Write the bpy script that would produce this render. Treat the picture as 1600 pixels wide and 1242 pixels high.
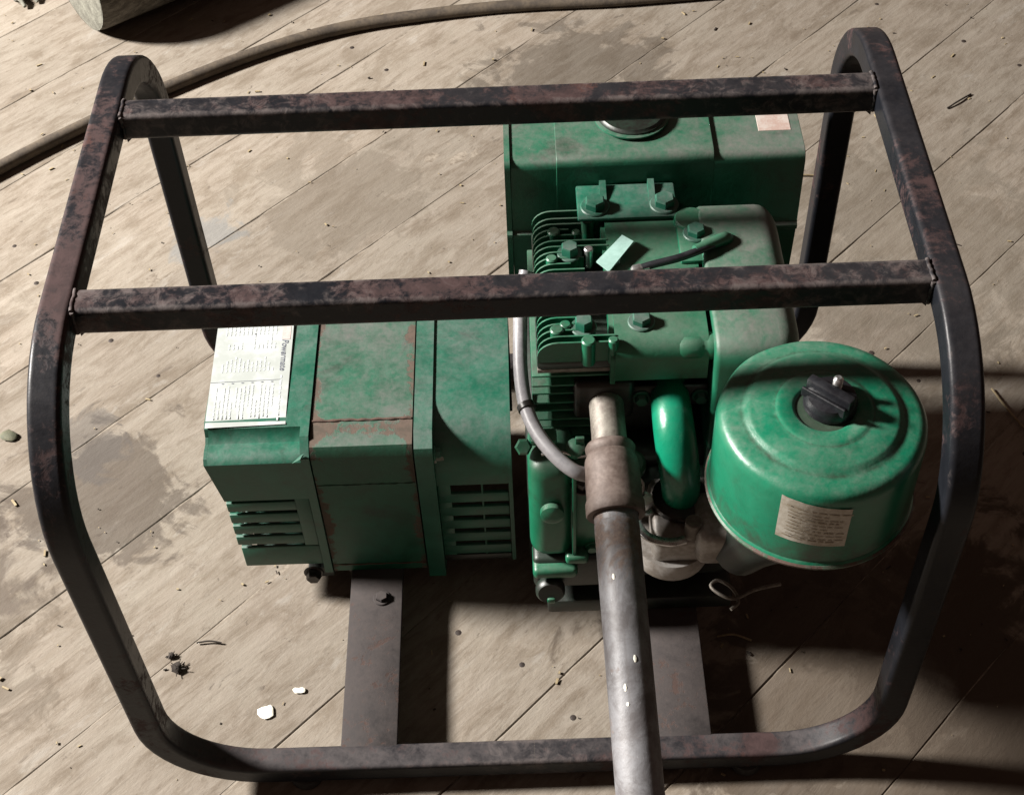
import bpy, bmesh, math, random
from mathutils import Vector, Matrix, noise
R = math.radians
random.seed(7)
scene = bpy.context.scene
for o in list(bpy.data.objects): bpy.data.objects.remove(o)
C = scene.collection

# ------------------------------------------------------------------ camera, light, exposure
CAM = Vector((0.0168, -0.7696, 1.303)); PITCH, YAW, ROLL, FPX = R(49.0695), R(-0.9138), R(-2.7096), 2255.4
fwd = Vector((math.sin(YAW)*math.cos(PITCH), math.cos(YAW)*math.cos(PITCH), -math.sin(PITCH)))
rt = Vector((math.cos(YAW), -math.sin(YAW), 0)); up = rt.cross(fwd)
rt2 = math.cos(ROLL)*rt + math.sin(ROLL)*up; up2 = -math.sin(ROLL)*rt + math.cos(ROLL)*up
cd = bpy.data.cameras.new('camera'); cam = bpy.data.objects.new('camera', cd); C.objects.link(cam)
cd.sensor_fit = 'HORIZONTAL'; cd.sensor_width = 36; cd.lens = FPX/1600*36; cd.clip_start = .02; cd.clip_end = 60
M = Matrix.Identity(4)
for i in range(3): M[i][0], M[i][1], M[i][2], M[i][3] = rt2[i], up2[i], -fwd[i], CAM[i]
cam.matrix_world = M
scene.camera = cam
w = bpy.data.worlds.new('World'); scene.world = w; w.use_nodes = True
bg = w.node_tree.nodes['Background']; bg.inputs[0].default_value = (1, .64, .50, 1); bg.inputs[1].default_value = .10
ld = bpy.data.lights.new('work_lamp', 'POINT'); ld.energy = 3150; ld.shadow_soft_size = .27; ld.color = (1, .955, .90)
lamp = bpy.data.objects.new('work_lamp', ld); C.objects.link(lamp); lamp.location = (-3.33, .58, 2.4)
scene.view_settings.view_transform = 'Standard'; scene.view_settings.look = 'None'
scene.view_settings.exposure = 0; scene.view_settings.gamma = 1

# ------------------------------------------------------------------ materials
ALB = .60   # overall reflectance of the old, grimy surfaces
class N:
    def __init__(s, name):
        s.m = bpy.data.materials.new(name); s.m.use_nodes = True; s.t = s.m.node_tree; s.n = s.t.nodes
        s.b = s.n['Principled BSDF']; s.tc = s.n.new('ShaderNodeTexCoord'); s.geo = s.n.new('ShaderNodeNewGeometry')
    def set(s, inp, v):
        if hasattr(v, 'is_linked') or isinstance(v, bpy.types.NodeSocket): s.t.links.new(v, inp)
        elif isinstance(v, tuple) and len(v) == 3 and inp.type == 'RGBA': inp.default_value = (*v, 1)
        else: inp.default_value = v
    def noise(s, scale, detail=5, rough=.6, dist=0., vec=None):
        n = s.n.new('ShaderNodeTexNoise'); n.inputs['Scale'].default_value = scale; n.inputs['Detail'].default_value = detail
        n.inputs['Roughness'].default_value = rough; n.inputs['Distortion'].default_value = dist
        s.t.links.new(vec or s.tc.outputs['Object'], n.inputs['Vector']); return n.outputs[0]
    def math(s, op, a, b=0., c=0., clamp=False):
        n = s.n.new('ShaderNodeMath'); n.operation = op; n.use_clamp = clamp
        for i, v in enumerate((a, b, c)): s.set(n.inputs[i], v)
        return n.outputs[0]
    def ramp(s, f, lo, hi, a=0., b=1.):
        n = s.n.new('ShaderNodeMapRange'); n.interpolation_type = 'SMOOTHSTEP'
        s.set(n.inputs[0], f); n.inputs[1].default_value = lo; n.inputs[2].default_value = hi
        n.inputs[3].default_value = a; n.inputs[4].default_value = b; return n.outputs[0]
    def mix(s, f, a, b):
        n = s.n.new('ShaderNodeMix'); n.data_type = 'RGBA'
        s.set(n.inputs[0], f); s.set(n.inputs[6], a); s.set(n.inputs[7], b); return n.outputs[2]
    def mapping(s, scale=(1, 1, 1), loc=(0, 0, 0), vec=None):
        n = s.n.new('ShaderNodeMapping'); n.inputs['Scale'].default_value = scale; n.inputs['Location'].default_value = loc
        s.t.links.new(vec or s.tc.outputs['Object'], n.inputs[0]); return n.outputs[0]
    def sep(s, v):
        n = s.n.new('ShaderNodeSeparateXYZ'); s.t.links.new(v, n.inputs[0]); return n.outputs
    def bump(s, h, strength=.3, dist=.001):
        n = s.n.new('ShaderNodeBump'); n.inputs['Strength'].default_value = strength; n.inputs['Distance'].default_value = dist
        s.t.links.new(h, n.inputs['Height']); s.t.links.new(n.outputs[0], s.b.inputs['Normal'])
    def out(s, col, rough=.5, metal=0., spec=.5):
        if ALB != 1:
            vm = s.n.new('ShaderNodeVectorMath'); vm.operation = 'SCALE'; vm.inputs['Scale'].default_value = ALB
            if isinstance(col, tuple): vm.inputs[0].default_value = col
            else: s.t.links.new(col, vm.inputs[0])
            col = vm.outputs[0]
        s.set(s.b.inputs['Base Color'], col); s.set(s.b.inputs['Roughness'], rough); s.set(s.b.inputs['Metallic'], metal)
        s.b.inputs['Specular IOR Level'].default_value = spec; return s.m

def paint(name, base, dark, dust=(.20, .195, .175), dust_amt=.6, rust_amt=.5, up_rust=0., rough=.32, seed=0., rustcol=(.085, .045, .035), low_dust=0., spec=.45, side_dust=.08, dlo=.42, edge=.5, grease=.5, extra=None, edgecol=None, cscale=20, cavity=0., cdet=9, rw=.06):
    k = N(name); v = k.mapping(loc=(seed, seed*1.7, seed*.6))
    a = k.noise(9, 8, .72, .5, v); b = k.noise(38, 6, .7, .4, v); c = k.noise(cscale, cdet, .75 if cdet > 6 else .62, .8, v); d = k.noise(190, 3, .65, 0, v); e = k.noise(75, 4, .7, .5, v)
    nz = k.sep(k.geo.outputs['Normal'])[2]
    upf = k.ramp(nz, .15, .95)
    pt = k.geo.outputs['Pointiness']
    col = k.mix(k.ramp(b, .28, .78), dark, base)
    # oily grime
    g = k.math('MULTIPLY', k.ramp(k.noise(13, 7, .7, .6, k.mapping(loc=(seed+4, seed, 2))), .54, .68), grease)
    col = k.mix(g, col, (.022, .018, .013))
    # dust film, broken up
    big = k.noise(3.2, 3, .6, .2, v)
    dm = k.math('ADD', k.math('ADD', k.math('MULTIPLY', a, .32), k.math('MULTIPLY', big, .38)), k.math('ADD', k.math('MULTIPLY', e, .18), k.math('MULTIPLY', d, .12)))
    dmask = k.math('MULTIPLY', k.math('MULTIPLY', k.ramp(dm, dlo-.06, dlo+.22), dust_amt), k.math('ADD', k.math('MULTIPLY', upf, 1-side_dust), side_dust), clamp=True)
    if low_dust:
        pz = k.sep(k.geo.outputs['Position'])[2]
        dmask = k.math('MULTIPLY', dmask, k.math('ADD', k.ramp(pz, .16, .05), low_dust), clamp=True)
    col = k.mix(dmask, col, dust)
    if cavity: col = k.mix(k.math('MULTIPLY', k.ramp(k.math('ADD', pt, k.math('MULTIPLY', k.math('SUBTRACT', e, .5), .05)), .497, .470), cavity), col, (.05, .045, .036))
    # chips and rust, gathering at the edges
    r = k.math('ADD', k.math('ADD', k.math('MULTIPLY', c, .55), k.math('ADD', k.math('MULTIPLY', e, .25), k.math('MULTIPLY', d, .2))), k.math('MULTIPLY', upf, up_rust))
    r = k.math('ADD', r, k.math('MULTIPLY', k.ramp(pt, .51, .58), edge*.16))
    if extra: r = k.math('ADD', r, extra(k))
    rmask = k.ramp(r, .73-rw/2-.17*rust_amt, .73+rw/2-.17*rust_amt)
    rc = k.mix(k.ramp(e, .38, .62), rustcol, tuple(x*1.45 for x in rustcol))
    rc = k.mix(k.math('MULTIPLY', k.ramp(k.noise(30, 5, .7, .3, v), .58, .7), .6), rc, (rustcol[0]*2.1, rustcol[1]*1.3, rustcol[2]*.9))
    col = k.mix(k.math('MULTIPLY', rmask, .88), col, rc)
    if edgecol:
        em = k.math('MULTIPLY', k.ramp(k.math('ADD', pt, k.math('MULTIPLY', k.math('SUBTRACT', e, .5), .16)), .545, .60), .75)
        col = k.mix(em, col, edgecol)
    rg = k.math('ADD', k.math('MULTIPLY', k.math('MAXIMUM', dmask, rmask), .40), k.math('ADD', k.math('MULTIPLY', b, .22), rough-.1), clamp=True)
    k.bump(k.math('ADD', k.math('ADD', k.math('MULTIPLY', d, .35), k.math('MULTIPLY', b, .55)), k.math('ADD', k.math('MULTIPLY', rmask, -.3), k.math('MULTIPLY', c, .3))), .4, .0011)
    return k.out(col, rg, 0., spec)
def stator_edges(k):
    x, y, z = k.sep(k.tc.outputs['Object'])
    ex = k.ramp(k.math('ABSOLUTE', k.math('ADD', x, .1408)), .030, .052, 0., .20)
    ey = k.ramp(k.math('ABSOLUTE', k.math('SUBTRACT', y, .106)), .020, .0, 0., .17)
    return k.math('ADD', ex, ey)
def scab(k):
    d = k.n.new('ShaderNodeVectorMath'); d.operation = 'DISTANCE'; k.t.links.new(k.geo.outputs['Position'], d.inputs[0]); d.inputs[1].default_value = (.224, -.13, .058)
    return k.ramp(d.outputs['Value'], .028, .0, 0., .2)

G1, G0 = (.006, .18, .090), (.005, .125, .060)
MG = paint('green_engine_paint', G1, G0, dust_amt=.5, rust_amt=.28, seed=1, grease=.6, edge=0.)
MGD = paint('dusty_green_paint', (.008, .15, .088), (.006, .10, .058), dust=(.17, .175, .17), dust_amt=.85, rust_amt=.25, seed=3, rough=.42, dlo=.44, edge=0.)
MGS = paint('weathered_green_sheet', (.008, .145, .078), (.006, .09, .046), dust=(.165, .155, .148), dust_amt=.95, rust_amt=.5, seed=5, rough=.45, dlo=.43, rustcol=(.085, .052, .038), edge=0., extra=stator_edges)
MGC = paint('glossy_green_enamel', (.005, .205, .108), (.004, .16, .082), dust=(.27, .275, .25), dust_amt=.8, rust_amt=.36, seed=8.3, rough=.31, cavity=.8, dlo=.50, rustcol=(.10, .06, .055), grease=.25, edge=0.)
MGE = paint('clean_green_enamel', (.006, .25, .138), (.005, .21, .113), dust=(.2, .22, .2), dust_amt=.35, rust_amt=.2, seed=15, rough=.28, edge=0., dlo=.5, grease=.35)
MGT = paint('tank_green_paint', (.006, .165, .086), (.005, .115, .058), dust=(.185, .17, .158), dust_amt=.9, rust_amt=.22, seed=11, rough=.4, dlo=.41, grease=.6, edge=0.)
MFR = paint('rusty_black_frame_paint', (.014, .0155, .020), (.008, .009, .012), dust=(.105, .092, .092), dust_amt=.85, rust_amt=1.02, up_rust=.03, seed=2, rough=.36, rustcol=(.050, .029, .028), low_dust=.3, spec=.16, side_dust=.0, edge=.0, grease=0., extra=scab, edgecol=(.14, .12, .115), cscale=8, cdet=5, rw=.10)
MBAR = paint('worn_base_bar_paint', (.036, .033, .034), (.02, .018, .019), dust=(.095, .080, .076), dust_amt=.85, rust_amt=.42, up_rust=.1, seed=6, rough=.55, rustcol=(.062, .040, .034), spec=.2, dlo=.40, grease=.3, edge=0.)

def simple(name, col, rough=.5, metal=0., var=.35, scale=30, bump=.2, col2=None, seed=0, bd=.0008):
    k = N(name); v = k.mapping(loc=(seed, seed, seed)); n = k.noise(scale, 6, .65, .3, v); f = k.noise(scale*6, 3, .6, 0, v)
    c2 = col2 or tuple(x*(1-var) for x in col)
    h = k.math('ADD', k.math('MULTIPLY', n, .7), k.math('MULTIPLY', f, .3))
    k.bump(h, bump, bd)
    return k.out(k.mix(k.ramp(h, .38, .62), c2, col), k.math('ADD', k.math('MULTIPLY', n, .25), rough-.12), metal)
def pipe_mat():
    k = N('galvanised_pipe_steel'); n = k.noise(34, 8, .75, .5); f = k.noise(210, 4, .7); st = k.noise(1, 4, .6, .2, k.mapping((150, 7, 7)))
    y = k.sep(k.tc.outputs['Object'])[1]
    col = k.mix(k.ramp(n, .36, .64), (.125, .115, .118), (.255, .255, .27))
    col = k.mix(k.math('MULTIPLY', k.ramp(st, .5, .7), .4), col, (.12, .105, .10))
    rst = k.math('ADD', k.math('ADD', k.math('MULTIPLY', n, .3), k.math('MULTIPLY', k.noise(24, 8, .75, .6, k.mapping(loc=(2, 5, 1))), .7)), k.ramp(y, -.16, -.04, 0., .12))
    rm = k.ramp(rst, .56, .66); col = k.mix(k.math('MULTIPLY', rm, .75), col, k.mix(k.ramp(f, .4, .6), (.12, .065, .04), (.20, .125, .085)))
    col = k.mix(k.math('MULTIPLY', k.ramp(f, .64, .72), .5), col, (.45, .45, .46))
    k.bump(k.math('ADD', k.math('MULTIPLY', n, .6), k.math('MULTIPLY', f, .35)), .6, .0009)
    return k.out(col, k.math('ADD', k.math('MULTIPLY', rm, .2), .54), .05)
MPIPE = pipe_mat()
MNIP = simple('scaly_nipple_steel', (.30, .275, .235), .6, .3, scale=45, bump=.6, col2=(.15, .125, .105))
MCOUP = simple('cast_iron_coupling', (.19, .145, .125), .65, .15, scale=40, bump=.7, col2=(.10, .068, .055))
ALB = 1
MALU = simple('cast_aluminium', (.30, .285, .27), .45, .25, scale=34, bump=.3, col2=(.17, .15, .13))
ALB = .60
ALB = 1
MBRIGHT = simple('bright_steel', (.62, .62, .62), .28, .9, scale=70, bump=.2, col2=(.3, .29, .28))
ALB = .60
MSOOT = simple('sooty_black_iron', (.018, .016, .015), .38, .2, scale=60, bump=.7, col2=(.03, .02, .015))
MBLK = simple('black_plastic', (.02, .021, .025), .35, 0, scale=90, bump=.3, col2=(.011, .011, .014))
MRUB = simple('black_rubber', (.018, .016, .015), .7, 0, scale=60, bump=.5)
MCORE = simple('dark_windings_and_backing', (.02, .014, .01), .6, .1, scale=80, bump=.6)
MLEAD = simple('grey_rubber_lead', (.46, .45, .47), .45, 0, scale=35, bump=.3, col2=(.32, .31, .33))
MHOSE = simple('tan_hose_rubber', (.125, .095, .064), .8, 0, scale=40, bump=.7, col2=(.06, .045, .032))
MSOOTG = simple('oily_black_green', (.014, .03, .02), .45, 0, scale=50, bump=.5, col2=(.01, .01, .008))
MSTRAW = simple('dry_straw', (.42, .34, .2), .7, 0, scale=60, bump=.2, col2=(.3, .23, .13))
MDARKB = simple('dark_burr', (.035, .024, .016), .9, 0, scale=200, bump=.5)
ALB = 1
MWHITE = simple('white_flake', (.78, .76, .68), .7, 0, scale=100, bump=.4, col2=(.62, .6, .5))
ALB = .60
ALB = 1
MINK = simple('grey_print_ink', (.34, .36, .37), .6, 0, scale=160, bump=0, col2=(.44, .47, .47))
ALB = .60
ALB = 1
MINKD = simple('dark_print_ink', (.06, .065, .09), .6, 0, scale=160, bump=0, col2=(.13, .14, .16))
ALB = .60
ALB = 1
MINKB = simple('brown_print_ink', (.155, .115, .075), .6, 0, scale=120, bump=0, col2=(.25, .215, .16))
ALB = .60
MRED = simple('faded_red_ink', (.62, .47, .44), .6, 0, scale=160, bump=0, col2=(.7, .6, .58))
ALB = 1
MLAB = simple('white_sticker', (.38, .40, .40), .5, 0, scale=18, bump=.1, col2=(.28, .30, .285))
ALB = .60
MLABC = simple('aged_cream_sticker', (.62, .58, .50), .6, 0, scale=50, bump=.3, col2=(.42, .37, .29))
MLABT = simple('torn_white_sticker', (.6, .53, .48), .6, 0, scale=70, bump=.3, col2=(.5, .36, .31))
ALB = 1
MTAB = simple('pale_metal_tab', (.30, .46, .42), .3, .2, scale=40, bump=.15, col2=(.24, .38, .34))
ALB = .60

def wood_mat():
    k = N('weathered_plank_wood'); oi = k.n.new('ShaderNodeObjectInfo')
    cmb = k.n.new('ShaderNodeCombineXYZ'); k.t.links.new(k.math('MULTIPLY', oi.outputs['Random'], 37.), cmb.inputs[0]); k.t.links.new(k.math('MULTIPLY', oi.outputs['Random'], 11.), cmb.inputs[1])
    add = k.n.new('ShaderNodeVectorMath'); k.t.links.new(k.tc.outputs['Object'], add.inputs[0]); k.t.links.new(cmb.outputs[0], add.inputs[1]); v = add.outputs[0]
    grain = k.noise(1., 8, .68, .25, k.mapping((9, 95, 95), vec=v))
    grain2 = k.noise(1., 5, .6, .4, k.mapping((26, 260, 260), vec=v))
    blot = k.noise(5.5, 6, .62, .5, v); blot2 = k.noise(22, 5, .65, .5, k.mapping((.6, 1.2, 1), vec=v)); fine = k.noise(190, 3, .65, 0, v)
    saw = k.noise(1., 3, .6, .3, k.mapping((70, 13, 13), vec=v))
    streak = k.noise(1., 3, .55, .2, k.mapping((14, 60, 60), (3, 7, 1), vec=v))
    mid = k.noise(1., 7, .75, .35, k.mapping((16, 60, 60), (1, 5, 2), vec=v))
    pit = k.noise(1., 4, .6, .5, k.mapping((60, 110, 110), (4, 2, 9), vec=v))
    base = k.mix(k.ramp(grain, .30, .72), (.335, .278, .218), (.45, .39, .325))
    base = k.mix(k.math('MULTIPLY', k.ramp(blot, .38, .66), .65), base, (.42, .37, .305))
    base = k.mix(k.math('MULTIPLY', k.ramp(blot2, .47, .66), .55), base, (.225, .175, .125))
    base = k.mix(k.math('MULTIPLY', k.ramp(mid, .50, .64), .5), base, (.215, .165, .118))
    base = k.mix(k.math('MULTIPLY', k.ramp(mid, .47, .36), .30), base, (.50, .45, .375))
    fib = k.noise(1., 4, .65, .15, k.mapping((10, 420, 420), (2, 8, 3), vec=v))
    base = k.mix(k.math('MULTIPLY', k.ramp(fib, .56, .70), .26), base, (.19, .15, .11))
    scuff = k.noise(1., 5, .7, .3, k.mapping((9, 22, 22), (11, 3, 5), vec=v))
    base = k.mix(k.math('MULTIPLY', k.ramp(scuff, .58, .68), .5), base, (.53, .49, .435))
    base = k.mix(k.math('MULTIPLY', k.ramp(pit, .66, .72), .55), base, (.12, .095, .075))
    base = k.mix(k.math('MULTIPLY', k.ramp(streak, .68, .72), .4), base, (.15, .12, .095))
    base = k.mix(k.math('MULTIPLY', k.ramp(fine, .60, .74), .3), base, (.52, .49, .43))
    # world-placed old stains, plus two lower-right patches that paint in floor shade
    pos = k.geo.outputs['Position']
    wn = k.noise(16, 5, .65, .6, pos)
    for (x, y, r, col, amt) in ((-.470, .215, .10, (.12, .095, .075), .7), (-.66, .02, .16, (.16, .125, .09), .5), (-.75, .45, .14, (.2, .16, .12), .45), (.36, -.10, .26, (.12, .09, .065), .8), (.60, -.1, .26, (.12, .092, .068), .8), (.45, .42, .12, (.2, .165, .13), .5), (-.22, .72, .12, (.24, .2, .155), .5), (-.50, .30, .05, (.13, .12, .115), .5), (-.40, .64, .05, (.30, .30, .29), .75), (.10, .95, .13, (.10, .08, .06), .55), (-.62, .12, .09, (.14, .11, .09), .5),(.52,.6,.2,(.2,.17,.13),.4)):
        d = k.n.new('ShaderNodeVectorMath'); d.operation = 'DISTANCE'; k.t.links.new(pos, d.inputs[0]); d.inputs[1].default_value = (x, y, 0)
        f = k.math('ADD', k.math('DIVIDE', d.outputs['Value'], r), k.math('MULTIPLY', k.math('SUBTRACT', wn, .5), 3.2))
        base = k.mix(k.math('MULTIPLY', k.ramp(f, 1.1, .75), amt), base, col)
    tint = k.ramp(oi.outputs['Random'], 0, 1, .84, 1.10)
    hsv = k.n.new('ShaderNodeHueSaturation'); k.t.links.new(tint, hsv.inputs['Value']); k.t.links.new(base, hsv.inputs['Color']); hsv.inputs['Saturation'].default_value = 1.0
    h = k.math('ADD', k.math('ADD', k.math('MULTIPLY', grain, .3), k.math('MULTIPLY', pit, -.25)), k.math('ADD', k.math('MULTIPLY', mid, .65), k.math('ADD', k.math('MULTIPLY', blot2, .3), k.math('MULTIPLY', fine, .14))))
    k.bump(h, .5, .003)
    return k.out(hsv.outputs[0], .85, 0, .25)
ALB = .50
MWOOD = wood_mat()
ALB = .60
MNAIL = simple('rusty_nail', (.05, .035, .028), .7, .3, scale=200, bump=.4)
MSUB = simple('dark_gap_dirt', (.05, .04, .03), .9, 0, scale=30)
def bark_mat():
    k = N('grey_log_bark'); v = k.mapping((14, 90, 90))
    a = k.noise(1, 7, .7, .5, v); b = k.noise(60, 4, .6)
    k.bump(k.math('ADD', a, k.math('MULTIPLY', b, .4)), .9, .005)
    return k.out(k.mix(k.ramp(a, .35, .65), (.10, .088, .072), (.24, .22, .185)), .9, 0, .2)
MBARK = bark_mat()
MLOGEND = simple('weathered_log_end', (.25, .245, .20), .9, 0, scale=60, bump=.8, col2=(.13, .125, .10), bd=.003)

# ------------------------------------------------------------------ mesh helpers
def obj(name, bm, mat, parent=None, smooth=40):
    bmesh.ops.recalc_face_normals(bm, faces=bm.faces)
    me = bpy.data.meshes.new(name); bm.to_mesh(me); bm.free(); me.materials.append(mat)
    if smooth:
        me.shade_smooth(); me.set_sharp_from_angle(angle=R(smooth))
    o = bpy.data.objects.new(name, me); C.objects.link(o)
    if parent: o.parent = parent
    return o
def tag(o, label, cat, group=None, kind=None):
    o['label'] = label; o['category'] = cat
    if group: o['group'] = group
    if kind: o['kind'] = kind
    return o
def bev(bm, r, seg=2, edges=None, ang=25):
    es = edges or [e for e in bm.edges if len(e.link_faces) == 2 and e.calc_face_angle(0) > R(ang)]
    bmesh.ops.bevel(bm, geom=es, offset=r, segments=seg, profile=.5, affect='EDGES', clamp_overlap=True)
def rbox(x0, x1, y0, y1, z0, z1, r=.002, seg=2, bm=None):
    b = bmesh.new(); bmesh.ops.create_cube(b, size=1)
    for v in b.verts: v.co = Vector(((x0+x1)/2+v.co.x*(x1-x0), (y0+y1)/2+v.co.y*(y1-y0), (z0+z1)/2+v.co.z*(z1-z0)))
    if r: bev(b, r, seg)
    return merge(bm, b)
def merge(dst, src):
    if dst is None: return src
    me = bpy.data.meshes.new('t'); src.to_mesh(me); src.free(); dst.from_mesh(me); bpy.data.meshes.remove(me); return dst
def frame_of(d):
    d = Vector(d).normalized(); a = Vector((0, 0, 1)) if abs(d.z) < .9 else Vector((1, 0, 0))
    u = d.cross(a).normalized(); return u, d.cross(u).normalized(), d
def lathe(prof, p0, d=(0, 0, 1), seg=32, bm=None, caps=True):
    """prof: list of (radius, height along d)"""
    b = bmesh.new(); u, v, d = frame_of(d); p0 = Vector(p0); rings = []
    for r, h in prof:
        rings.append([b.verts.new(p0+d*h+(u*math.cos(2*math.pi*i/seg)+v*math.sin(2*math.pi*i/seg))*max(r, 1e-5)) for i in range(seg)])
    for a, c in zip(rings, rings[1:]):
        for i in range(seg): b.faces.new((a[i], a[(i+1) % seg], c[(i+1) % seg], c[i]))
    if caps:
        b.faces.new(rings[0]); b.faces.new(rings[-1])
    return merge(bm, b)
def cyl(p0, p1, r, r1=None, seg=20, c=.0008, bm=None):
    L = (Vector(p1)-Vector(p0)).length; r1 = r if r1 is None else r1
    return lathe([(r-c, 0), (r, c), (r1, L-c), (r1-c, L)], p0, Vector(p1)-Vector(p0), seg, bm)
def spline(pts, n=8):
    pts = [Vector(p) for p in pts]; P = [pts[0]*2-pts[1]]+pts+[pts[-1]*2-pts[-2]]; out = []
    for i in range(1, len(P)-2):
        a, b, c, d = P[i-1:i+3]
        for k in range(n):
            t = k/n; out.append(.5*((2*b)+(c-a)*t+(2*a-5*b+4*c-d)*t*t+(3*b-a-3*c+d)*t**3))
    return out+[pts[-1]]
def sweep(path, prof, bm=None, up0=None, caps=True, scale=None):
    """prof: list of (a,b) offsets carried along the path by parallel transport"""
    b = bmesh.new(); path = [Vector(p) for p in path]
    T = [(path[min(i+1, len(path)-1)]-path[max(i-1, 0)]).normalized() for i in range(len(path))]
    u = Vector(up0) if up0 else frame_of(T[0])[0]
    rings = []
    for i, (p, t) in enumerate(zip(path, T)):
        if i:
            ax = T[i-1].cross(t)
            if ax.length > 1e-9: u = Matrix.Rotation(T[i-1].angle(t), 3, ax.normalized()) @ u
        u = (u-t*u.dot(t)).normalized(); v = t.cross(u); s = scale(i/(len(path)-1)) if scale else 1
        rings.append([b.verts.new(p+u*a*s+v*c*s) for a, c in prof])
    n = len(prof)
    for a, c in zip(rings, rings[1:]):
        for i in range(n): b.faces.new((a[i], a[(i+1) % n], c[(i+1) % n], c[i]))
    if caps: b.faces.new(rings[0]); b.faces.new(rings[-1])
    return merge(bm, b)
def circ(r, n=14): return [(r*math.cos(2*math.pi*i/n), r*math.sin(2*math.pi*i/n)) for i in range(n)]
def rsq(w, h, r, n=4, pad=0.):
    o = []
    for cx, cy, a0 in ((w/2-r, h/2-r, 0), (-w/2+r, h/2-r, 90), (-w/2+r, -h/2+r, 180), (w/2-r, -h/2+r, 270)):
        q = [(cx+r*math.cos(R(a0+90*k/n)), cy+r*math.sin(R(a0+90*k/n))) for k in range(n+1)]
        if pad:
            t0, t1 = R(a0), R(a0+90); q = [(q[0][0]+pad*math.sin(t0), q[0][1]-pad*math.cos(t0))]+q+[(q[-1][0]-pad*math.sin(t1), q[-1][1]+pad*math.cos(t1))][:]
            q[-1] = (q[-2][0]-pad*math.sin(t1), q[-2][1]+pad*math.cos(t1))
        o += q
    return o
def arc(c, a, b, n=10):
    """quarter arc about c from c+a to c+b"""
    c, a, b = Vector(c), Vector(a), Vector(b)
    return [c+a*math.cos(math.pi/2*k/n)+b*math.sin(math.pi/2*k/n) for k in range(n+1)]
def rpoly(poly, rs, n=5):
    out = []; m = len(poly); P = [Vector(p) for p in poly]
    for i, p in enumerate(P):
        r = rs[i] if isinstance(rs, (list, tuple)) else rs
        a = (P[i-1]-p); c = (P[(i+1) % m]-p); la, lc = a.length, c.length; a /= la; c /= lc
        th = math.acos(max(-1, min(1, a.dot(c)))); t = min(r/math.tan(th/2), la*.48, lc*.48)
        s_, e_ = p+a*t, p+c*t
        for k in range(n+1):
            q = k/n; v = s_*(1-q)**2+p*2*q*(1-q)+e_*q*q; out.append((v.x, v.y))
    return out
def extrude_x(poly, x0, x1, r=0, seg=2, bm=None, ang=25):
    """poly in (y,z)"""
    b = bmesh.new(); A = [b.verts.new((x0, y, z)) for y, z in poly]; B = [b.verts.new((x1, y, z)) for y, z in poly]; n = len(poly)
    b.faces.new(A); b.faces.new(B)
    for i in range(n): b.faces.new((A[i], A[(i+1) % n], B[(i+1) % n], B[i]))
    if r: bev(b, r, seg, ang=ang)
    return merge(bm, b)
def hexbolt(p, d, r=.008, h=.007, parent=None, mat=None, name='bolt', washer=True, seg=6):
    b = bmesh.new()
    if washer: lathe([(r*1.35, 0), (r*1.4, .001), (r*1.3, .002)], p, d, 20, b)
    lathe([(r, .0015), (r, h*.8), (r*.86, h)], p, d, seg, b)
    return obj(name, b, mat or MG, parent, 30)

# ------------------------------------------------------------------ the floor: diagonal planks
FZ = .020
sub = obj('floor', rbox(-3, 3, -2, 3.5, FZ-.10, FZ-.035, 0), MSUB, None, 0); sub['kind'] = 'structure'
PW, s2 = .1531, math.sqrt(.5)
def plank(k, l0, l1):
    """k-th seam line: x - y = k*PW*sqrt2 ; runs along (1,1)"""
    b = bmesh.new(); n = max(2, int((l1-l0)/.05)); g = .00025+.00045*random.random(); hw = PW/2-g; z = random.uniform(-.0004, .0004); cup = random.uniform(-.0008, .0014)
    prof = [(-hw, -.024), (-hw, -.0010), (-hw+.0010, -.0002), (-hw+.006, 0), (0, cup), (hw-.006, 0), (hw-.0010, -.0002), (hw, -.0010), (hw, -.024)]
    rings = []
    for i in range(n+1):
        x = l0+(l1-l0)*i/n; dx = .0016 if i == 0 else (-.0016 if i == n else 0)
        rings.append([b.verts.new((x+dx, y+.0012*noise.noise(Vector((x*9, y*20+k, k)))*(1 if abs(y) > hw*.9 else 0), zz+z+.0008*noise.noise(Vector((x*6, y*9, k*3.3))))) for y, zz in prof])
    m = len(prof)
    for A, B in zip(rings, rings[1:]):
        for i in range(m): b.faces.new((A[i], A[(i+1) % m], B[(i+1) % m], B[i]))
    b.faces.new(rings[0]); b.faces.new(rings[-1])
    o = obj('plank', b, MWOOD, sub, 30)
    c = (k+.5)*PW-.7925*s2
    # plank frame: x axis along (1,1)/sqrt2, y axis along (-1,1)/sqrt2
    o.rotation_euler = (0, 0, R(45)); o.location = (c*s2, -c*s2, FZ)
    for jx in (-.62, -.02, .58, 1.18):
        for jy in (-.045, .042):
            if l0 < jx < l1 and -1.0 < (c+jy*0)*s2+jx*s2 < 1.0 and random.random() < .8:
                nb = lathe([(.0036, -.003), (.0036, .0001), (.0026, .0006), (.0001, .0007)], (jx+random.uniform(-.014, .014), jy+random.uniform(-.012, .012), z+cup*.4-.0002), (0, 0, 1), 9)
                nl = obj('nail_head', nb, MNAIL, o, 40)
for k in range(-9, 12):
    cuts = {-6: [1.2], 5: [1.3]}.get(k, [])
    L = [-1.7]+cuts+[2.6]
    for a, b_ in zip(L, L[1:]): plank(k, a, b_)

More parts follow.
